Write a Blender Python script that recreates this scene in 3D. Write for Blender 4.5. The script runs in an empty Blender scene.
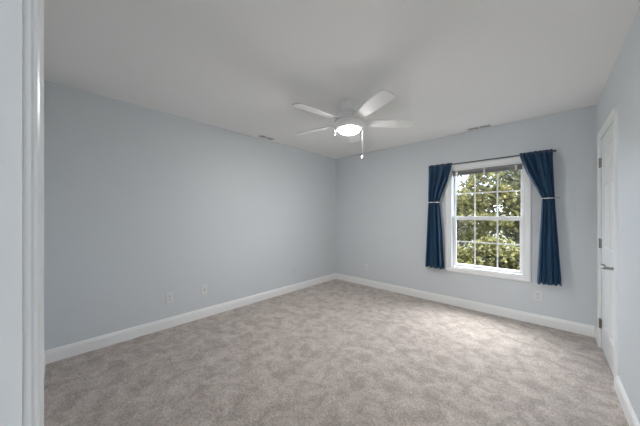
import bpy, bmesh, math, random
from mathutils import Vector, Matrix
C = bpy.context.scene.collection
S = bpy.context.scene
PI = math.pi
random.seed(7)

# ------------------------------------------------------------------ camera, sky, sun, exposure
cam_d = bpy.data.cameras.new('camera'); cam = bpy.data.objects.new('camera', cam_d); C.objects.link(cam)
cam.location = (0, 0, 1.27); cam.rotation_euler = (PI/2, 0, math.radians(43.1))
cam_d.sensor_width = 36; cam_d.lens = 36*243.7/640; cam_d.shift_y = 3.3/640; cam_d.clip_start = 0.02; cam_d.clip_end = 300
S.camera = cam
S.view_settings.view_transform = 'Standard'; S.view_settings.look = 'None'
S.view_settings.gamma = 1; S.view_settings.use_curve_mapping = False
S.view_settings.exposure = 0.33

SKY = 7.5; SUN = 19.5; GLOBE = 158.0; HALL = 64.0
S.cycles.diffuse_bounces = 8; S.cycles.max_bounces = 14; S.cycles.transparent_max_bounces = 12
w = bpy.data.worlds.new('sky'); S.world = w; w.use_nodes = True
nt = w.node_tree; nt.nodes.clear()
out = nt.nodes.new('ShaderNodeOutputWorld'); bg = nt.nodes.new('ShaderNodeBackground')
tc = nt.nodes.new('ShaderNodeTexCoord'); nz = nt.nodes.new('ShaderNodeTexNoise'); rp = nt.nodes.new('ShaderNodeValToRGB')
nz.inputs['Scale'].default_value = 5; nz.inputs['Detail'].default_value = 5
rp.color_ramp.elements[0].position = .42; rp.color_ramp.elements[0].color = (.50, .66, .92, 1)
rp.color_ramp.elements[1].position = .60; rp.color_ramp.elements[1].color = (.95, .97, 1, 1)
nt.links.new(tc.outputs['Generated'], nz.inputs['Vector']); nt.links.new(nz.outputs['Fac'], rp.inputs['Fac'])
nt.links.new(rp.outputs['Color'], bg.inputs['Color']); bg.inputs['Strength'].default_value = SKY
nt.links.new(bg.outputs[0], out.inputs[0])

sun_d = bpy.data.lights.new('sun', 'SUN'); sun = bpy.data.objects.new('sun', sun_d); C.objects.link(sun)
sun_d.energy = SUN; sun_d.angle = math.radians(60); sun_d.color = (1, .97, .92)
sun.rotation_euler = Vector((-.04, -.42, -.90)).to_track_quat('-Z', 'Y').to_euler()

# ------------------------------------------------------------------ dimensions
XL, XR, YB, H = -3.16, .372, 3.845, 2.44       # left wall, right wall, back wall, ceiling
YF, YFL, YH = -.0333, -.095, -.15              # door wall faces
TH = .14

# ------------------------------------------------------------------ materials
def mat(name, col, rough=.5, metal=0, bump=None, var=None, spec=.5, sheen=0):
    m = bpy.data.materials.new(name); m.use_nodes = True; n = m.node_tree; L = n.links
    b = n.nodes['Principled BSDF']
    b.inputs['Base Color'].default_value = (*col, 1); b.inputs['Roughness'].default_value = rough
    b.inputs['Metallic'].default_value = metal; b.inputs['Specular IOR Level'].default_value = spec
    if sheen: b.inputs['Sheen Weight'].default_value = sheen
    t = n.nodes.new('ShaderNodeTexCoord')
    if var:                                    # (scale, amount)
        z = n.nodes.new('ShaderNodeTexNoise'); z.inputs['Scale'].default_value = var[0]; z.inputs['Detail'].default_value = 4
        mx = n.nodes.new('ShaderNodeMix'); mx.data_type = 'RGBA'
        mx.inputs['A'].default_value = (*[c*(1-var[1]) for c in col], 1); mx.inputs['B'].default_value = (*[min(1, c*(1+var[1])) for c in col], 1)
        L.new(t.outputs['Object'], z.inputs['Vector']); L.new(z.outputs['Fac'], mx.inputs['Factor']); L.new(mx.outputs['Result'], b.inputs['Base Color'])
    if bump:                                   # (scale, strength, distance)
        z = n.nodes.new('ShaderNodeTexNoise'); z.inputs['Scale'].default_value = bump[0]; z.inputs['Detail'].default_value = 3
        bp = n.nodes.new('ShaderNodeBump'); bp.inputs['Strength'].default_value = bump[1]; bp.inputs['Distance'].default_value = bump[2]
        L.new(t.outputs['Object'], z.inputs['Vector']); L.new(z.outputs['Fac'], bp.inputs['Height']); L.new(bp.outputs['Normal'], b.inputs['Normal'])
    return m

M = {}
M['wall'] = mat('wall_paint', (.631, .663, .686), .55, bump=(220, .06, .002), var=(1.3, .012))
M['ceil'] = mat('ceiling_paint', (.89, .885, .88), .8, bump=(160, .10, .003))
M['trim'] = mat('white_trim_paint', (.85, .855, .855), .28, bump=(40, .02, .001))
M['door'] = mat('white_door_paint', (.76, .77, .77), .30, bump=(60, .02, .001))
M['vinyl'] = mat('white_vinyl', (.80, .81, .82), .35, var=(6, .01))
M['plate'] = mat('white_plastic', (.70, .71, .715), .35, var=(20, .01))
M['dark'] = mat('dark_slot', (.02, .02, .02), .7, var=(20, .1))
M['bead'] = mat('pull_knob_plastic', (.60, .60, .60), .5, var=(20, .02))
M['nickel'] = mat('brushed_nickel', (.30, .29, .28), .32, 1, bump=(300, .05, .001))
M['rod'] = mat('gunmetal_rod', (.10, .10, .11), .35, .9, var=(30, .05))
M['fan'] = mat('white_fan_enamel', (.86, .86, .855), .4, var=(8, .01))
M['blade'] = mat('white_fan_blade', (.74, .74, .735), .45, var=(8, .015))
M['cord'] = mat('white_cord', (.86, .87, .88), .6, var=(60, .03))
M['blind'] = mat('shaded_blind_slats', (.27, .27, .265), .45, var=(10, .03))  # white slats; their backlit shade is put into this grey
M['bark'] = mat('bark', (.050, .036, .028), .9, bump=(30, .6, .02), var=(12, .35))
M['lawn'] = mat('lawn_grass', (.05, .06, .02), .9, bump=(60, .8, .04), var=(3, .35))
M['hallfloor'] = mat('hall_carpet', (.40, .36, .33), .95, bump=(300, .5, .004), var=(5, .1))

def curtain_material():
    m = mat('navy_curtain_cloth', (.012, .050, .112), .5, spec=.45, sheen=.35)
    n = m.node_tree; b = n.nodes['Principled BSDF']; t = n.nodes.new('ShaderNodeTexCoord')
    b.inputs['Sheen Tint'].default_value = (.25, .55, .9, 1)
    wv = n.nodes.new('ShaderNodeTexNoise'); wv.inputs['Scale'].default_value = 400
    bp = n.nodes.new('ShaderNodeBump'); bp.inputs['Strength'].default_value = .15; bp.inputs['Distance'].default_value = .002
    n.links.new(t.outputs['Object'], wv.inputs['Vector']); n.links.new(wv.outputs['Fac'], bp.inputs['Height']); n.links.new(bp.outputs['Normal'], b.inputs['Normal'])
    tr = n.nodes.new('ShaderNodeBsdfTranslucent'); tr.inputs['Color'].default_value = (.02, .13, .26, 1)
    mx = n.nodes.new('ShaderNodeMixShader'); mx.inputs[0].default_value = .18
    o = n.nodes['Material Output']
    n.links.new(b.outputs[0], mx.inputs[1]); n.links.new(tr.outputs[0], mx.inputs[2]); n.links.new(mx.outputs[0], o.inputs[0])
    return m
M['curtain'] = curtain_material()

def carpet_material():
    m = bpy.data.materials.new('greige_carpet'); m.use_nodes = True; n = m.node_tree; L = n.links
    b = n.nodes['Principled BSDF']; b.inputs['Roughness'].default_value = .95; b.inputs['Specular IOR Level'].default_value = .1
    b.inputs['Sheen Weight'].default_value = .15
    t = n.nodes.new('ShaderNodeTexCoord')
    def noise(scale, det, dist=0, rough=.55):
        z = n.nodes.new('ShaderNodeTexNoise'); z.inputs['Scale'].default_value = scale; z.inputs['Detail'].default_value = det
        z.inputs['Distortion'].default_value = dist; z.inputs['Roughness'].default_value = rough
        L.new(t.outputs['Object'], z.inputs['Vector']); return z
    big = noise(8.0, 10, .5, .72); fine = noise(70, 5, 0, .8)
    r1 = n.nodes.new('ShaderNodeValToRGB')
    r1.color_ramp.elements[0].position = .40; r1.color_ramp.elements[0].color = (.485, .420, .380, 1)
    r1.color_ramp.elements[1].position = .61; r1.color_ramp.elements[1].color = (.725, .655, .605, 1)
    L.new(big.outputs['Fac'], r1.inputs['Fac'])
    r2 = n.nodes.new('ShaderNodeValToRGB')
    r2.color_ramp.elements[0].position = .30; r2.color_ramp.elements[0].color = (.44, .43, .42, 1)
    r2.color_ramp.elements[1].position = .62; r2.color_ramp.elements[1].color = (1, 1, 1, 1)
    L.new(fine.outputs['Fac'], r2.inputs['Fac'])
    mx = n.nodes.new('ShaderNodeMix'); mx.data_type = 'RGBA'; mx.blend_type = 'MULTIPLY'; mx.inputs['Factor'].default_value = 1
    L.new(r1.outputs['Color'], mx.inputs['A']); L.new(r2.outputs['Color'], mx.inputs['B']); L.new(mx.outputs['Result'], b.inputs['Base Color'])
    b1 = n.nodes.new('ShaderNodeBump'); b1.inputs['Strength'].default_value = .5; b1.inputs['Distance'].default_value = .03
    L.new(big.outputs['Fac'], b1.inputs['Height'])
    b2 = n.nodes.new('ShaderNodeBump'); b2.inputs['Strength'].default_value = .8; b2.inputs['Distance'].default_value = .01
    L.new(fine.outputs['Fac'], b2.inputs['Height']); L.new(b1.outputs['Normal'], b2.inputs['Normal']); L.new(b2.outputs['Normal'], b.inputs['Normal'])
    return m
M['carpet'] = carpet_material()

def glass_material():
    m = bpy.data.materials.new('window_glass'); m.use_nodes = True; n = m.node_tree; n.nodes.clear()
    o = n.nodes.new('ShaderNodeOutputMaterial'); t = n.nodes.new('ShaderNodeBsdfTransparent'); g = n.nodes.new('ShaderNodeBsdfGlossy')
    g.inputs['Roughness'].default_value = .02; t.inputs['Color'].default_value = (.95, .96, .96, 1)
    f = n.nodes.new('ShaderNodeLayerWeight'); f.inputs['Blend'].default_value = .5
    pw = n.nodes.new('ShaderNodeMath'); pw.operation = 'POWER'; pw.inputs[1].default_value = 5
    ma = n.nodes.new('ShaderNodeMath'); ma.operation = 'MULTIPLY_ADD'; ma.inputs[1].default_value = .6; ma.inputs[2].default_value = .02
    n.links.new(f.outputs['Facing'], pw.inputs[0]); n.links.new(pw.outputs[0], ma.inputs[0])
    mx = n.nodes.new('ShaderNodeMixShader')
    n.links.new(ma.outputs[0], mx.inputs[0]); n.links.new(t.outputs[0], mx.inputs[1]); n.links.new(g.outputs[0], mx.inputs[2]); n.links.new(mx.outputs[0], o.inputs[0])
    return m
M['glass'] = glass_material()

def glow(name, col, s):
    m = bpy.data.materials.new(name); m.use_nodes = True; n = m.node_tree; n.nodes.clear()
    o = n.nodes.new('ShaderNodeOutputMaterial'); e = n.nodes.new('ShaderNodeEmission')
    e.inputs['Color'].default_value = (*col, 1); e.inputs['Strength'].default_value = s
    n.links.new(e.outputs[0], o.inputs[0]); return m
M['globe'] = glow('lit_frosted_glass', (1, .985, .96), GLOBE)

def leaf_material(name, a, b_, c):
    m = bpy.data.materials.new(name); m.use_nodes = True; n = m.node_tree; L = n.links; n.nodes.clear()
    o = n.nodes.new('ShaderNodeOutputMaterial'); t = n.nodes.new('ShaderNodeTexCoord')
    z = n.nodes.new('ShaderNodeTexNoise'); z.inputs['Scale'].default_value = 7; z.inputs['Detail'].default_value = 6; z.inputs['Roughness'].default_value = .8
    r = n.nodes.new('ShaderNodeValToRGB'); e = r.color_ramp.elements
    e[0].position = .35; e[0].color = (*a, 1); e[1].position = .68; e[1].color = (*c, 1)
    k = e.new(.5); k.color = (*b_, 1)
    d = n.nodes.new('ShaderNodeBsdfDiffuse'); tr = n.nodes.new('ShaderNodeBsdfTranslucent'); mx = n.nodes.new('ShaderNodeMixShader'); mx.inputs[0].default_value = .45
    L.new(t.outputs['Object'], z.inputs['Vector']); L.new(z.outputs['Fac'], r.inputs['Fac'])
    L.new(r.outputs['Color'], d.inputs['Color']); L.new(r.outputs['Color'], tr.inputs['Color'])
    L.new(d.outputs[0], mx.inputs[1]); L.new(tr.outputs[0], mx.inputs[2]); L.new(mx.outputs[0], o.inputs[0])
    return m
M['leaf_olive'] = leaf_material('olive_leaves', (.026, .026, .016), (.115, .110, .068), (.330, .310, .215))
M['leaf_lime'] = leaf_material('yellow_green_leaves', (.020, .021, .008), (.115, .108, .042), (.370, .330, .150))
M['leaf_dark'] = leaf_material('dark_green_leaves', (.013, .015, .009), (.070, .072, .046), (.200, .193, .130))

# ------------------------------------------------------------------ mesh helpers (world coordinates)
def box(bm, x0, x1, y0, y1, z0, z1, bev=0):
    r = bmesh.ops.create_cube(bm, size=1)
    vs = r['verts']
    for v in vs:
        v.co = Vector(((x0+x1)/2 + v.co.x*(x1-x0), (y0+y1)/2 + v.co.y*(y1-y0), (z0+z1)/2 + v.co.z*(z1-z0)))
    if bev:
        es = {e for v in vs for e in v.link_edges}
        bmesh.ops.bevel(bm, geom=list(es), offset=bev, segments=2, affect='EDGES', profile=.6)
def prism(bm, pts, to3, a, b):
    """closed polygon pts (2-D) swept from a to b; to3(p, t) -> 3-D point"""
    va = [bm.verts.new(to3(p, a)) for p in pts]; vb = [bm.verts.new(to3(p, b)) for p in pts]
    n = len(pts)
    for i in range(n): bm.faces.new((va[i], va[(i+1) % n], vb[(i+1) % n], vb[i]))
    bm.faces.new(va[::-1]); bm.faces.new(vb)
def frame(bm, prof, ring):
    """profile (inset, height) points carried around a rectangle; ring(inset) -> 4 corner fns(height)"""
    loops = [[bm.verts.new(p) for p in ring(i, h)] for i, h in prof]
    n = len(prof)
    for a in range(n):
        A, B = loops[a], loops[(a+1) % n]
        for k in range(4): bm.faces.new((A[k], A[(k+1) % 4], B[(k+1) % 4], B[k]))
def lathe(bm, prof, c, seg=40):
    rings = []
    for r, z in prof:
        rings.append([bm.verts.new((c[0]+r*math.cos(2*PI*k/seg), c[1]+r*math.sin(2*PI*k/seg), z)) for k in range(seg)] if r > 1e-6 else [bm.verts.new((c[0], c[1], z))])
    for A, B in zip(rings, rings[1:]):
        for k in range(seg):
            j = (k+1) % seg
            if len(A) == 1 and len(B) == 1: continue
            if len(A) == 1: bm.faces.new((A[0], B[j], B[k]))
            elif len(B) == 1: bm.faces.new((A[k], A[j], B[0]))
            else: bm.faces.new((A[k], A[j], B[j], B[k]))
def tube(bm, pts, rad, seg=8, closed=False):
    pts = [Vector(p) for p in pts]; n = len(pts)
    rads = rad if isinstance(rad, (list, tuple)) else [rad]*n
    rings = []
    for i, p in enumerate(pts):
        d = (pts[(i+1) % n]-pts[i-1]) if closed else (pts[min(i+1, n-1)]-pts[max(i-1, 0)])
        d.normalize(); up = Vector((0, 0, 1)) if abs(d.z) < .9 else Vector((0, 1, 0))
        u = d.cross(up).normalized(); v = u.cross(d).normalized()
        rings.append([bm.verts.new(p + rads[i]*(math.cos(2*PI*k/seg)*u + math.sin(2*PI*k/seg)*v)) for k in range(seg)])
    for i in range(n if closed else n-1):
        A, B = rings[i], rings[(i+1) % n]
        for k in range(seg): bm.faces.new((A[k], A[(k+1) % seg], B[(k+1) % seg], B[k]))
    if not closed: bm.faces.new(rings[0][::-1]); bm.faces.new(rings[-1])

ORG = {}
def obj(name, bm, m, parent=None, loc=None, smooth=False, label=None):
    o0 = Vector(ORG[parent.name]) if parent else Vector(loc or (0, 0, 0))
    bmesh.ops.recalc_face_normals(bm, faces=bm.faces)
    bmesh.ops.translate(bm, verts=bm.verts, vec=-o0)
    me = bpy.data.meshes.new(name); bm.to_mesh(me); bm.free(); me.materials.append(m)
    o = bpy.data.objects.new(name, me); C.objects.link(o)
    if parent: o.parent = parent
    else: o.location = o0
    ORG[o.name] = tuple(o0)
    if smooth:
        for p in me.polygons: p.use_smooth = True
        try: me.set_sharp_from_angle(angle=math.radians(35))
        except Exception: pass
    if label: o['label'] = label
    return o
def tag(o, label, cat, group=None, kind=None):
    o['label'] = label; o['category'] = cat
    if group: o['group'] = group
    if kind: o['kind'] = kind
    return o
def thing(name, loc, label, cat, group=None):
    o = bpy.data.objects.new(name, None); C.objects.link(o); o.location = loc; o.empty_display_size = .1
    ORG[o.name] = tuple(loc); return tag(o, label, cat, group)
def struct(o, label, cat):
    return tag(o, label, cat, kind='structure')
def B(): return bmesh.new()

# ------------------------------------------------------------------ room shell
# window opening and door openings
WX0, WX1, WZ0, WZ1 = -1.022, -.213, .545, 1.93
DY0, DY1, DZ = 2.835, 3.565, 2.015
EX0, EX1, EZ = -.50, .305, 2.03

b = B(); box(b, XL-TH, XR+TH, YH, YB+TH, -.2, 0); struct(obj('floor', b, M['carpet']), 'grey-beige cut pile carpet floor with swirled footprint marks', 'floor')
b = B(); box(b, XL-TH, 1.6, -2.7, YB+TH+.3, H, H+.2); struct(obj('ceiling', b, M['ceil']), 'flat white painted ceiling', 'ceiling')
b = B(); box(b, XL-TH, XL, YH, YB+TH, 0, H); struct(obj('wall_left', b, M['wall']), 'long blue-grey painted wall on the left', 'wall')
b = B()
for a in ((XL, WX0, 0, H), (WX1, XR, 0, H), (WX0, WX1, 0, WZ0), (WX0, WX1, WZ1, H)): box(b, a[0], a[1], YB, YB+TH, a[2], a[3])
struct(obj('wall_back', b, M['wall']), 'blue-grey painted wall with the curtained window', 'wall')
b = B()
box(b, XR, XR+TH, YH, DY0, 0, H); box(b, XR, XR+TH, DY1, YB+TH, 0, H); box(b, XR, XR+TH, DY0, DY1, DZ, H)
struct(obj('wall_right', b, M['wall']), 'blue-grey painted wall on the right with the white panel door', 'wall')
b = B()
box(b, XL, -.62, YH, YFL, 0, H); box(b, -.62, EX0-.018, YH, YF, 0, H); box(b, EX1+.018, XR, YH, YF, 0, H); box(b, EX0-.018, EX1+.018, YH, YF, EZ+.018, H)
struct(obj('wall_front', b, M['wall']), 'blue-grey wall holding the doorway the view is taken from', 'wall')

# baseboards: profile (out from wall, height)
BP = [(0, 0), (.014, 0), (.014, .088), (.011, .096), (.011, .104), (.006, .115), (0, .115)]
def baseboard(name, to3, runs, label):
    b = B()
    for a, c in runs: prism(b, BP, to3, a, c)
    struct(obj(name, b, M['trim']), label, 'baseboard')
baseboard('baseboard_left', lambda p, t: (XL+p[0], t, p[1]), [(YFL, YB)], 'white baseboard along the long left wall')
baseboard('baseboard_back', lambda p, t: (t, YB-p[0], p[1]), [(XL+.014, XR-.014)], 'white baseboard under the window wall')
baseboard('baseboard_right', lambda p, t: (XR-p[0], t, p[1]), [(YF, DY0-.06), (DY1+.06, YB)], 'white baseboard beside the panel door')
baseboard('baseboard_front', lambda p, t: (t, YFL+p[0], p[1]), [(XL+.014, -.62)], 'white baseboard along the doorway wall')

# doorway the camera stands in: jamb lining and stepped casing
tr = thing('trim_1', (EX0, YH, 0), 'white painted doorway jamb and stepped casing at the left edge', 'door frame'); tr['kind'] = 'structure'
b = B()
box(b, EX0-.018, EX0, YH, YF, 0, EZ); box(b, EX1, EX1+.018, YH, YF, 0, EZ); box(b, EX0-.018, EX1+.018, YH, YF, EZ, EZ+.018)
obj('jamb', b, M['trim'], tr)
b = B()
for x0, x1 in ((EX0, EX0+.011), (EX1-.011, EX1)): box(b, x0, x1, -.115, -.075, 0, EZ, .002)
obj('door_stop', b, M['trim'], tr)
CP = [(-.5045, YF), (-.5045, -.0262), (-.507, -.0235), (-.5075, -.0205), (-.511, -.0185), (-.514, -.0152), (-.518, -.0149), (-.548, -.0168), (-.558, -.0163), (-.566, -.0172), (-.568, YF)]
b = B(); prism(b, CP, lambda p, t: (p[0], p[1], t), 0, EZ+.065); obj('casing', b, M['trim'], tr)
b = B(); box(b, .309, XR, YF, -.0150, 0, EZ+.065, .003); obj('casing', b, M['trim'], tr)
b = B(); box(b, -.505, .309, YF, -.0150, EZ+.004, EZ+.065, .003); obj('casing', b, M['trim'], tr)

# hallway behind the camera
hw = thing('hallway', (0, -.9, 0), 'hallway behind the doorway', 'hallway'); hw['kind'] = 'structure'
b = B()
box(b, -1.7, -1.6, -2.6, YH, -.1, H); box(b, 1.5, 1.6, -2.6, YH, -.1, H); box(b, -1.7, 1.6, -2.7, -2.6, -.1, H)
box(b, XR+TH, 1.6, YH, YH+.1, -.1, H)
obj('hall_wall', b, M['wall'], hw)
b = B(); box(b, -1.7, 1.6, -2.7, YH, -.2, 0); obj('hall_floor', b, M['hallfloor'], hw)
hl_d = bpy.data.lights.new('hall_lamp', 'AREA'); hl = bpy.data.objects.new('hall_lamp', hl_d); C.objects.link(hl)
hl_d.shape = 'DISK'; hl_d.size = .4; hl_d.energy = HALL; hl_d.color = (.94, .97, 1); hl.location = (-.42, -1.9, 2.42)

# ------------------------------------------------------------------ window
wn = thing('window_1', (-.62, YB, WZ0), 'white double-hung window with six-over-six grid between the navy curtains', 'window'); wn['kind'] = 'structure'
def ring_xz(x0, x1, z0, z1, y, sgn=-1):
    return lambda i, h: [(x0+i, y+sgn*h, z0+i), (x1-i, y+sgn*h, z0+i), (x1-i, y+sgn*h, z1-i), (x0+i, y+sgn*h, z1-i)]
b = B(); frame(b, [(-.066, 0), (-.066, .014), (-.060, .019), (-.045, .019), (-.030, .015), (-.010, .013), (-.004, .010), (-.004, 0)], ring_xz(WX0, WX1, WZ0, WZ1, YB))
obj('casing', b, M['trim'], wn)
b = B(); frame(b, [(0, -TH), (0, .001), (.012, .001), (.012, -.055), (.018, -.055), (.018, -TH)], ring_xz(WX0, WX1, WZ0, WZ1, YB))
obj('window_frame', b, M['vinyl'], wn)
def sash(x0, x1, z0, z1, y0, y1, gx0, gx1, gz0, gz1, vm, hm, name):
    b = B()
    box(b, x0, gx0, y0, y1, z0, z1, .003); box(b, gx1, x1, y0, y1, z0, z1, .003)
    box(b, gx0, gx1, y0, y1, z0, gz0, .003); box(b, gx0, gx1, y0, y1, gz1, z1, .003)
    s = obj(name, b, M['vinyl'], wn)
    ym = (y0+y1)/2
    b = B(); box(b, gx0-.004, gx1+.004, ym-.002, ym+.002, gz0-.004, gz1+.004); obj('window_pane', b, M['glass'], s)
    b = B()
    for x in vm: box(b, x-.008, x+.008, ym-.009, ym-.003, gz0, gz1)
    box(b, gx0, gx1, ym-.0095, ym-.0035, hm-.008, hm+.008)
    obj('muntin_grid', b, M['vinyl'], s); return s
lo = sash(-1.004, -.231, .563, 1.270, 3.903, 3.933, -.966, -.257, .594, 1.216, (-.736, -.483), .912, 'lower_sash')
up = sash(-1.004, -.231, 1.222, 1.912, 3.940, 3.970, -.981, -.250, 1.268, 1.885, (-.743, -.488), 1.594, 'upper_sash')
for x in (-.80, -.43):
    b = B(); box(b, x-.025, x+.025, 3.905, 3.930, 1.270, 1.280, .003); box(b, x-.008, x+.018, 3.900, 3.925, 1.280, 1.288, .003)
    obj('sash_lock', b, M['vinyl'], lo)

# raised mini blind
bl = thing('window_blind', (-.617, 3.872, 1.845), 'white slatted mini blind, coloured grey for its backlit shade, pulled up in a stack at the window top', 'blind')
b = B(); box(b, -1.006, -.229, 3.858, 3.890, 1.892, 1.917, .003); obj('headrail', b, M['blind'], bl)
b = B()
for k in range(12): box(b, -1.002, -.233, 3.860, 3.888, 1.8590+k*.0027, 1.8606+k*.0027)
obj('slat', b, M['blind'], bl)
b = B(); box(b, -1.002, -.233, 3.861, 3.887, 1.845, 1.8575, .003); obj('bottom_rail', b, M['blind'], bl)
for x in (-.945, -.62, -.29):
    b = B(); box(b, x-.012, x+.012, 3.853, 3.8575, 1.838, 1.905, .001); obj('bracket_clip', b, M['plate'], bl)
b = B(); tube(b, [(-.958, 3.852, 1.90), (-.958, 3.851, 1.55), (-.957, 3.851, 1.19)], .0028, 6); tube(b, [(-.957, 3.851, 1.19), (-.957, 3.851, 1.15)], .0055, 8)
obj('wand', b, M['cord'], bl)

# ------------------------------------------------------------------ panel door in the right wall
dr = thing('door_1', (XR, (DY0+DY1)/2, 0), 'white six-panel door with lever handle in the right wall', 'door'); dr['kind'] = 'structure'
XD = XR+.004                                   # door face
b = B()
y0, y1, z0, z1 = DY0+.003, DY1-.003, .012, DZ-.004
PY = [(y0+.105, y0+.325), (y1-.325, y1-.105)]; PZ = [(.24, .80), (.98, 1.57), (1.70, 1.895)]
ys = sorted({y0, y1, *[v for p in PY for v in p]}); zs = sorted({z0, z1, *[v for p in PZ for v in p]})
def q(y, z, d): return b.verts.new((XD+d, y, z))
for i in range(len(ys)-1):
    for j in range(len(zs)-1):
        a0, a1, c0, c1 = ys[i], ys[i+1], zs[j], zs[j+1]
        pan = any(abs(a0-p[0]) < 1e-6 for p in PY) and any(abs(c0-p[0]) < 1e-6 for p in PZ)
        steps = [(0, 0), (.010, .009), (.022, .009), (.045, .002)] if pan else [(0, 0)]
        L = [[q(a0+s, c0+s, d), q(a1-s, c0+s, d), q(a1-s, c1-s, d), q(a0+s, c1-s, d)] for s, d in steps]
        for A, Bq in zip(L, L[1:]):
            for k in range(4): b.faces.new((A[k], A[(k+1) % 4], Bq[(k+1) % 4], Bq[k]))
        b.faces.new(L[-1])
bmesh.ops.remove_doubles(b, verts=b.verts, dist=1e-5)
box(b, XD+.012, XD+.035, y0, y1, z0, z1)
for e in ((XD, XD+.012, y0, y0+.001, z0, z1), (XD, XD+.012, y1-.001, y1, z0, z1), (XD, XD+.012, y0, y1, z1-.001, z1)): box(b, *e)
obj('door_panel', b, M['door'], dr)
b = B()
def casing_leg(ya, yb): prism(b, [(ya, 0), (ya, .010), (ya+(yb-ya)*.25, .013), (ya+(yb-ya)*.6, .018), (yb-(yb-ya)*.08, .018), (yb, .013), (yb, 0)], lambda p, t: (XR-p[1], p[0], t), 0, DZ)
casing_leg(DY0-.003, DY0-.060); casing_leg(DY1+.003, DY1+.060)
prism(b, [(DZ+.001, 0), (DZ+.001, .010), (DZ+.015, .013), (DZ+.035, .018), (DZ+.055, .018), (DZ+.060, .013), (DZ+.060, 0)], lambda p, t: (XR-p[1], t, p[0]), DY0-.060, DY1+.060)
obj('casing', b, M['trim'], dr)
b = B(); box(b, XR+.04, XR+TH, DY0, DY0+.003, 0, DZ); box(b, XR+.04, XR+TH, DY1-.003, DY1, 0, DZ); box(b, XR+.04, XR+.06, DY0, DY1, 0, DZ)
obj('jamb', b, M['trim'], dr)
for z in (1.785, 1.01, .24):
    b = B(); lathe(b, [(0, z-.048), (.004, z-.047), (.0065, z-.044), (.0065, z+.044), (.004, z+.047), (0, z+.048)], (XR-.008, DY1), 12)
    box(b, XR-.003, XR+.003, DY1-.030, DY1-.002, z-.044, z+.044, .001)
    obj('hinge', b, M['nickel'], dr, smooth=True, label='satin nickel door hinge')
hd = B()
HY, HZ = DY0+.062, .868
seg = 24
for d0, d1, r0, r1 in ((0, .008, .032, .030), (.008, .05, .010, .010)):
    ra = [hd.verts.new((XD-d0, HY+r0*math.cos(2*PI*k/seg), HZ+r0*math.sin(2*PI*k/seg))) for k in range(seg)]
    rb = [hd.verts.new((XD-d1, HY+r1*math.cos(2*PI*k/seg), HZ+r1*math.sin(2*PI*k/seg))) for k in range(seg)]
    for k in range(seg): hd.faces.new((ra[k], ra[(k+1) % seg], rb[(k+1) % seg], rb[k]))
    hd.faces.new(rb); hd.faces.new(ra[::-1])
h_o = obj('door_handle', hd, M['nickel'], dr, smooth=True, label='satin nickel lever handle')
b = B(); tube(b, [(XD-.050, HY-.012, HZ), (XD-.056, HY+.006, HZ+.001), (XD-.058, HY+.05, HZ+.002), (XD-.056, HY+.095, HZ+.003), (XD-.048, HY+.120, HZ+.004)], [.009, .0145, .014, .013, .011], 12)
obj('lever', b, M['nickel'], h_o, smooth=True)

# ------------------------------------------------------------------ ceiling fan
FC = (-1.502, 2.045)
fan = thing('ceiling_fan', (FC[0], FC[1], H), 'white five-blade ceiling fan with a lit dome light hanging from the ceiling', 'ceiling fan')
b = B(); lathe(b, [(0, H), (.080, H), (.080, H-.010), (.076, H-.035), (.064, H-.062), (.050, H-.072), (0, H-.073)], FC); obj('canopy', b, M['fan'], fan, smooth=True)
b = B(); lathe(b, [(0, H-.070), (.048, H-.070), (.044, H-.110), (.050, H-.120), (0, H-.121)], FC, 24); obj('neck', b, M['fan'], fan, smooth=True)
b = B(); lathe(b, [(0, 2.328), (.070, 2.326), (.112, 2.312), (.124, 2.296), (.124, 2.286), (.136, 2.280), (.152, 2.258), (.154, 2.248), (.142, 2.247), (.142, 2.230), (0, 2.229)], FC); obj('motor_housing', b, M['fan'], fan, smooth=True)
b = B(); lathe(b, [(0, 2.229), (.154, 2.229), (.161, 2.224), (.161, 2.198), (.150, 2.178), (.126, 2.166), (.110, 2.164), (.110, 2.172), (0, 2.173)], FC); lk = obj('light_ring', b, M['fan'], fan, smooth=True)
b = B(); lathe(b, [(0, 2.168), (.109, 2.168)]+[(.109*math.cos(a), 2.164-.042*math.sin(a)) for a in [PI/2*k/9 for k in range(10)]], FC); obj('light_globe', b, M['globe'], lk, smooth=True)
yaw = math.radians(43.1)
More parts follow.
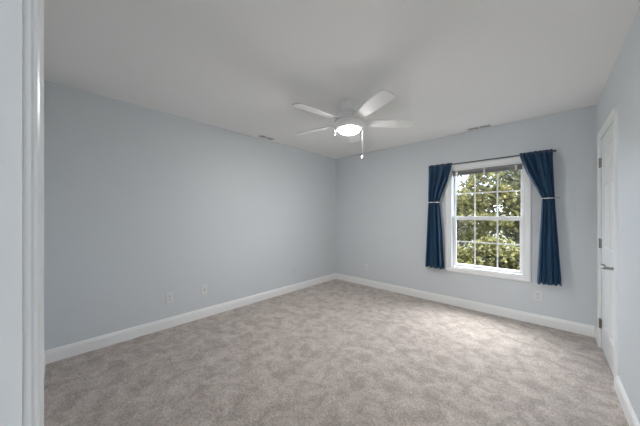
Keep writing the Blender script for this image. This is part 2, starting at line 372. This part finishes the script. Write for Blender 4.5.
def blade(ang):
    th = ang+yaw                                # angles measured in the camera's ground plane turned to the room
    d = Vector((math.cos(th), math.sin(th), 0)); n = Vector((-math.sin(th), math.cos(th), 0))
    pit = math.radians(12)
    def P(r, s, t): return Vector((FC[0], FC[1], 2.236)) + d*r + n*(s*math.cos(pit)+t*math.sin(pit)) + Vector((0, 0, -s*math.sin(pit)+t*math.cos(pit)))
    outl = []
    r0, r1 = .165, .665
    hw_ = lambda r: .052 + .018*min(1, (r-r0)/.30)
    side = [r0+(r1-.035-r0)*k/8 for k in range(9)]
    outl += [(r, -hw_(r)) for r in side]
    e = hw_(r1)
    for k in range(1, 6): a = -PI/2+PI/2*k/6; outl.append((r1-.035+.035*math.cos(a), -e+.035+.035*math.sin(a)))
    outl.append((r1+.004, 0))
    for k in range(1, 6): a = PI/2*k/6; outl.append((r1-.035+.035*math.cos(a), e-.035+.035*math.sin(a)))
    outl += [(r, hw_(r)) for r in side[::-1]]
    b = B()
    lo_ = [b.verts.new(P(r, s, -.003)) for r, s in outl]; hi_ = [b.verts.new(P(r, s, .003)) for r, s in outl]
    n_ = len(outl)
    for i in range(n_): b.faces.new((lo_[i], lo_[(i+1) % n_], hi_[(i+1) % n_], hi_[i]))
    b.faces.new(lo_[::-1]); b.faces.new(hi_)
    bo = obj('blade', b, M['blade'], fan)
    b = B()
    arm = [(.120, .018), (.150, .020), (.175, .034), (.215, .040), (.235, .028), (.240, 0)]
    ol = [(r, -s) for r, s in arm] + [(r, s) for r, s in arm[-2::-1]]
    A = [b.verts.new(P(r, s, .0035)) for r, s in ol]; Bq = [b.verts.new(P(r, s, .009)) for r, s in ol]
    for i in range(len(ol)): b.faces.new((A[i], A[(i+1) % len(ol)], Bq[(i+1) % len(ol)], Bq[i]))
    b.faces.new(A[::-1]); b.faces.new(Bq)
    obj('blade_arm', b, M['fan'], bo)
for k in range(5): blade(math.radians(3.5+72*k))
R_ = Vector((math.cos(yaw), math.sin(yaw), 0))
def chain(s, ztop, zbot, big):
    p = Vector((FC[0], FC[1], 0)) + R_*s
    b = B(); n_ = int((ztop-zbot)/.006)
    tube(b, [(p.x, p.y, ztop), (p.x, p.y, zbot)], .0010, 6)
    for k in range(n_): bmesh.ops.create_icosphere(b, subdivisions=1, radius=.0021, matrix=Matrix.Translation((p.x, p.y, zbot+k*.006)))
    c = obj('pull_chain', b, M['nickel'], fan)
    b = B(); lathe(b, [(0, zbot), (.004, zbot-.001), (.0095, zbot-.018), (.0095, zbot-.034), (0, zbot-.040)] if big else [(0, zbot), (.0035, zbot-.002), (.005, zbot-.010), (0, zbot-.016)], (p.x, p.y), 12)
    obj('pull_knob', b, M['bead'], c, smooth=True)
chain(.137, 2.166, 1.905, True); chain(-.146, 2.172, 2.118, False)

# ------------------------------------------------------------------ curtains
rod = thing('curtain_rod', (-.63, 3.765, 2.0), 'thin dark metal curtain rod above the window', 'curtain rod')
b = B(); tube(b, [(-1.285, 3.765, 2.0), (.045, 3.765, 2.0)], .0075, 12); obj('rod', b, M['rod'], rod, smooth=True)
for x in (-1.290, .055):
    b = B(); tube(b, [(x-.014, 3.765, 2.0), (x-.008, 3.765, 2.0), (x+.008, 3.765, 2.0), (x+.014, 3.765, 2.0)], [.007, .0125, .0125, .008], 14); obj('finial', b, M['rod'], rod, smooth=True)
for x in (-1.262, .03):
    b = B(); box(b, x-.008, x+.008, 3.772, YB, 1.993, 2.003, .001); box(b, x-.012, x+.012, YB-.004, YB, 1.965, 2.03, .001); obj('bracket', b, M['rod'], rod)

def lerp(a, c, t): return a+(c-a)*t
def curtain(keys, seed, label, base):
    """keys: rows (z, x_left, x_right, fold depth, y centre) from the top down; pleats are carried down through the tie"""
    rnd = random.Random(seed); NS, NT = 120, 90
    ph = rnd.random()*6; b = B(); rows = []
    nf = 4.2
    for j in range(NT+1):
        t = j/NT; z = lerp(keys[0][0], keys[-1][0], t)
        for A, D in zip(keys, keys[1:]):
            if A[0] >= z >= D[0]-1e-9:
                k = (A[0]-z)/(A[0]-D[0]); k = k*k*(3-2*k) if len(A) > 5 and A[5] else k
                xl, xr, am, yc = (lerp(A[i], D[i], k) for i in (1, 2, 3, 4)); break
        row = []
        for i in range(NS+1):
            s = i/NS; sw = s + .02*math.sin(2*PI*s*2+ph)
            f = math.sin(2*PI*nf*sw+ph) + .35*math.sin(2*PI*nf*2.3*sw+ph*2+t*1.2)
            x = lerp(xl, xr, s) + .25*am*math.cos(2*PI*nf*sw+ph)*(s*(1-s)*4)
            y = yc + am*f
            zz = z + (.006*math.sin(2*PI*nf*sw+ph+.8) + .012*(s if base else 1-s)*-1*t if j == NT else 0)
            if j == 0: zz += .004*math.sin(2*PI*nf*2*sw)
            row.append(b.verts.new((x, y, zz)))
        rows.append(row)
    for j in range(NT):
        for i in range(NS): b.faces.new((rows[j][i], rows[j][i+1], rows[j+1][i+1], rows[j+1][i]))
    x0 = (keys[-1][1]+keys[-1][2])/2
    o = obj('curtain', b, M['curtain'], loc=(x0, 3.765, keys[-1][0]), smooth=True)
    md = o.modifiers.new('cloth', 'SOLIDIFY'); md.thickness = .0025; md.offset = 0
    tag(o, label, 'curtain', 'curtains'); return o
# fold rows: top ruffle, rod pocket, sweep to the tie, tie, flare, hem
curtain([(2.022, -1.302, -.985, .008, 3.763), (1.975, -1.303, -.990, .010, 3.763), (1.78, -1.308, -1.045, .026, 3.765), (1.60, -1.313, -1.118, .021, 3.772), (1.475, -1.318, -1.160, .013, 3.788), (1.38, -1.320, -1.148, .029, 3.776), (1.0, -1.338, -1.118, .029, 3.776), (.52, -1.362, -1.090, .033, 3.774)], 3,
        'navy blue curtain tied back left of the window', True)
curtain([(2.022, -.250, .036, .008, 3.763), (1.975, -.244, .036, .010, 3.763), (1.78, -.185, .043, .026, 3.765), (1.60, -.100, .048, .021, 3.772), (1.475, -.050, .055, .013, 3.788), (1.38, -.054, .058, .029, 3.776), (1.0, -.072, .080, .029, 3.776), (.51, -.092, .108, .033, 3.774)], 11,
        'navy blue curtain tied back right of the window, nearest the door', False)

def tieback(x0, x1, hx, label):
    xc, rx = (x0+x1)/2, (x1-x0)/2+.004
    t = thing('curtain_tieback', (hx, YB, 1.475), label, 'curtain tieback', 'curtain tiebacks')
    b = B(); tube(b, [(xc+rx*math.cos(a), 3.788+.027*math.sin(a), 1.475+.006*math.cos(a)*0) for a in [2*PI*k/40 for k in range(40)]], .0055, 8, True); obj('band', b, M['cord'], t, smooth=True)
    b = B(); s = 1 if hx > xc else -1
    tube(b, [(hx, YB, 1.478), (hx, 3.815, 1.478), (hx-s*.004, 3.797, 1.478), (hx-s*.015, 3.788, 1.478), (xc+s*rx, 3.788, 1.476)], .004, 8)
    obj('hook', b, M['nickel'], t, smooth=True, label='metal wall hook')
tieback(-1.318, -1.160, -1.345, 'thin white band holding the curtain left of the window')
tieback(-.050, .055, .092, 'thin white band on a wall hook holding the curtain nearest the door')

# ------------------------------------------------------------------ outlets and vents
def plate(face, u, z, kind, label, name='wall_outlet', cat='outlet', m='plate'):
    """face: 'left' or 'back'; u along the wall"""
    def bx(b, u0, u1, d0, d1, za, zb, bev=0):
        if face == 'left': box(b, XL+d0, XL+d1, u0, u1, za, zb, bev)
        else: box(b, u0, u1, YB-d1, YB-d0, za, zb, bev)
    loc = (XL, u, z-.058) if face == 'left' else (u, YB, z-.058)
    o = thing(name, loc, label, cat, 'wall outlets' if cat == 'outlet' else None)
    b = B(); bx(b, u-.036, u+.036, 0, .006, z-.058, z+.058, .002); obj('cover_plate', b, M[m], o)
    if kind == 'duplex':
        for dz in (-.020, .020):
            b = B(); bx(b, u-.017, u+.017, .006, .0085, z+dz-.014, z+dz+.014, .001); r = obj('receptacle', b, M['plate'], o)
            b = B()
            for du in (-.0065, .0065): bx(b, u+du-.0016, u+du+.0016, .0085, .0092, z+dz-.003, z+dz+.007)
            bx(b, u-.0022, u+.0022, .0085, .0092, z+dz-.010, z+dz-.0055); obj('slot', b, M['dark'], r)
    elif kind == 'jack':
        b = B(); cs = 16; top = []
        for d, r in ((.006, .0075), (.013, .0075), (.013, .004)):
            top.append([b.verts.new((XL+d, u+r*math.cos(2*PI*k/cs), z+r*math.sin(2*PI*k/cs))) for k in range(cs)])
        for A, D in zip(top, top[1:]):
            for k in range(cs): b.faces.new((A[k], A[(k+1) % cs], D[(k+1) % cs], D[k]))
        b.faces.new(top[-1]); obj('coax_jack', b, M['nickel'], o)
    return o
plate('left', .86, .338, 'duplex', 'white duplex outlet low on the long left wall, nearest the doorway')
plate('left', 1.243, .347, 'jack', 'white cable jack plate low on the long left wall', 'cable_jack', 'jack plate')
plate('left', 2.752, .345, 'duplex', 'wall-coloured outlet low on the left wall near the far corner', m='wall')
plate('back', -2.434, .336, 'duplex', 'white outlet low on the window wall near the far corner')
plate('back', -.089, .336, 'duplex', 'white duplex outlet under the curtain nearest the door')

def vent(x, y, lx, ly, label):
    o = thing('ceiling_vent', (x, y, H), label, 'vent', 'ceiling vents')
    b = B(); frame(b, [(0, 0), (0, .002), (.003, .004), (.016, .0045), (.020, .003), (.020, 0)], lambda i, h: [(x-lx/2+i, y-ly/2+i, H-h), (x+lx/2-i, y-ly/2+i, H-h), (x+lx/2-i, y+ly/2-i, H-h), (x-lx/2+i, y+ly/2-i, H-h)]); obj('vent_frame', b, M['plate'], o)
    b = B(); box(b, x-lx/2+.02, x+lx/2-.02, y-ly/2+.02, y+ly/2-.02, H-.0022, H); obj('duct_shade_panel', b, M['dark'], o)  # flat near-black panel painted for the shade inside the duct
    b = B(); along_x = lx > ly; L_, W_ = (lx, ly) if along_x else (ly, lx)
    n_ = 3
    for k in range(n_):
        c = -W_/2+.026+(W_-.052)*(k+.5)/n_
        pts = [(c-.0028, -.0022), (c+.0028, -.0022), (c+.0018, -.0038), (c-.0018, -.0038)]
        for sa, sb in ((-L_/2+.024, -.008), (.008, L_/2-.024)):
            if along_x: prism(b, pts, lambda p, t: (x+t, y-p[0], H+p[1]), sa, sb)
            else: prism(b, pts, lambda p, t: (x+p[0], y+t, H+p[1]), sa, sb)
    obj('louver', b, M['plate'], o)
    b = B(); 
    if along_x: box(b, x-.008, x+.008, y-ly/2+.022, y+ly/2-.022, H-.0042, H-.0022)
    else: box(b, x-lx/2+.022, x+lx/2-.022, y-.008, y+.008, H-.0042, H-.0022)
    obj('divider', b, M['plate'], o)
vent(-3.055, 2.10, .10, .26, 'small white ceiling vent beside the long left wall')
vent(-.665, 3.775, .27, .10, 'small white ceiling vent above the window')

# ------------------------------------------------------------------ outdoors
b = B(); bmesh.ops.create_grid(b, x_segments=40, y_segments=40, size=30, matrix=Matrix.Translation((-2, 34.2, -.6)))
rg = random.Random(2)
for v in b.verts: v.co.z += rg.uniform(-.05, .05)
tag(obj('lawn', b, M['lawn'], smooth=True), 'green lawn beyond the window', 'lawn', kind='structure')

def tree(name, x, y, zc, rx, rz, nleaf, ls, m, seed, label, cat, trunk_r=.07, zb=-.62, droop=.2, nb=14):
    r = random.Random(seed)
    t = thing(name, (x, y, zb), label, cat, 'trees outside' if cat == 'tree' else 'shrubs outside')
    b = B()
    top = zc+rz*.7
    pts = [(x+r.uniform(-.06, .06)*k, y+r.uniform(-.06, .06)*k, lerp(zb, top, k/6)) for k in range(7)]
    tube(b, pts, [trunk_r*(1-.8*k/6) for k in range(7)], 8)
    tips = []
    for k in range(nb):
        f = r.uniform(.25, .95); z = lerp(max(zb+.25, zc-rz), top, f); a = r.uniform(0, 2*PI); L_ = rx*r.uniform(.6, 1.0)*math.sqrt(max(.15, 1-((z-zc)/rz)**2))
        p0 = Vector((x, y, z-.15)); p = [p0]
        for q_ in range(1, 6):
            p.append(p0 + Vector((math.cos(a), math.sin(a), 0))*L_*q_/5 + Vector((r.uniform(-.07, .07), r.uniform(-.07, .07), .35*L_*(q_/5)*(1-droop*q_/5)+r.uniform(-.04, .04))))
        tube(b, p, [trunk_r*.38*(1-.85*i/5) for i in range(6)], 5); tips += p[2:]
    obj('trunk', b, M['bark'], t, smooth=True)
    b = B()
    nc = max(30, nleaf//55); cl = []
    for k in range(nc):
        if k < len(tips): cl.append(tips[k]); continue
        while True:
            u = Vector((r.uniform(-1, 1), r.uniform(-1, 1), r.uniform(-1, 1)))
            if .25 < u.length < 1: break
        cl.append(Vector((x+u.x*rx, y+u.y*rx, zc+u.z*rz)))
    for k in range(nleaf):
        c = cl[r.randrange(len(cl))]; s = .17*max(.8, rx)
        p = c + Vector((r.gauss(0, s), r.gauss(0, s), r.gauss(0, s*.55)))
        if p.z < zb+.03 or p.y < YB+TH+.35: continue
        d = Vector((r.gauss(0, 1), r.gauss(0, 1), r.gauss(-.3, .7))).normalized(); e = d.cross(Vector((r.gauss(0, 1), r.gauss(0, 1), r.gauss(0, 1)))).normalized(); nn = d.cross(e)
        l = ls*r.uniform(.7, 1.3); wd = l*.30
        v = [b.verts.new(p), b.verts.new(p+d*l*.45+e*wd+nn*l*.08), b.verts.new(p+d*l), b.verts.new(p+d*l*.45-e*wd+nn*l*.08)]
        b.faces.new((v[0], v[1], v[2])); b.faces.new((v[0], v[2], v[3]))
    o = obj('foliage', b, m, t)
tree('tree', -2.05, 8.6, 1.35, 1.05, 1.75, 3700, .12, M['leaf_olive'], 5, 'olive green tree seen through the left of the window', 'tree', .06)
tree('tree', -1.10, 7.7, 1.55, .85, 1.6, 3000, .12, M['leaf_lime'], 9, 'yellow-green tree seen through the middle of the window', 'tree', .055)
tree('tree', -.15, 8.6, 1.75, 1.05, 1.9, 4200, .12, M['leaf_dark'], 21, 'dark green tree seen through the right of the window', 'tree', .06)
tree('shrub', -1.10, 6.3, .25, .55, .75, 2300, .10, M['leaf_lime'], 31, 'yellow-green shrub seen through the lower middle panes', 'shrub', .03, nb=18)
tree('shrub', -.25, 6.3, .15, .55, .75, 2200, .10, M['leaf_lime'], 37, 'yellow-green shrub seen through the lower right panes', 'shrub', .03, nb=18)
tree('shrub', -2.0, 6.8, .20, .55, .75, 2300, .10, M['leaf_olive'], 41, 'olive shrub seen through the lower left panes', 'shrub', .03, nb=18)
tree('tree', -4.4, 14.5, 1.2, 2.0, 2.0, 3600, .22, M['leaf_olive'], 51, 'distant olive tree behind the nearer trees on the left', 'tree', .12)
tree('tree', -.2, 15, 1.6, 2.1, 2.4, 4200, .22, M['leaf_dark'], 57, 'distant dark tree behind the nearer dark green tree', 'tree', .12)
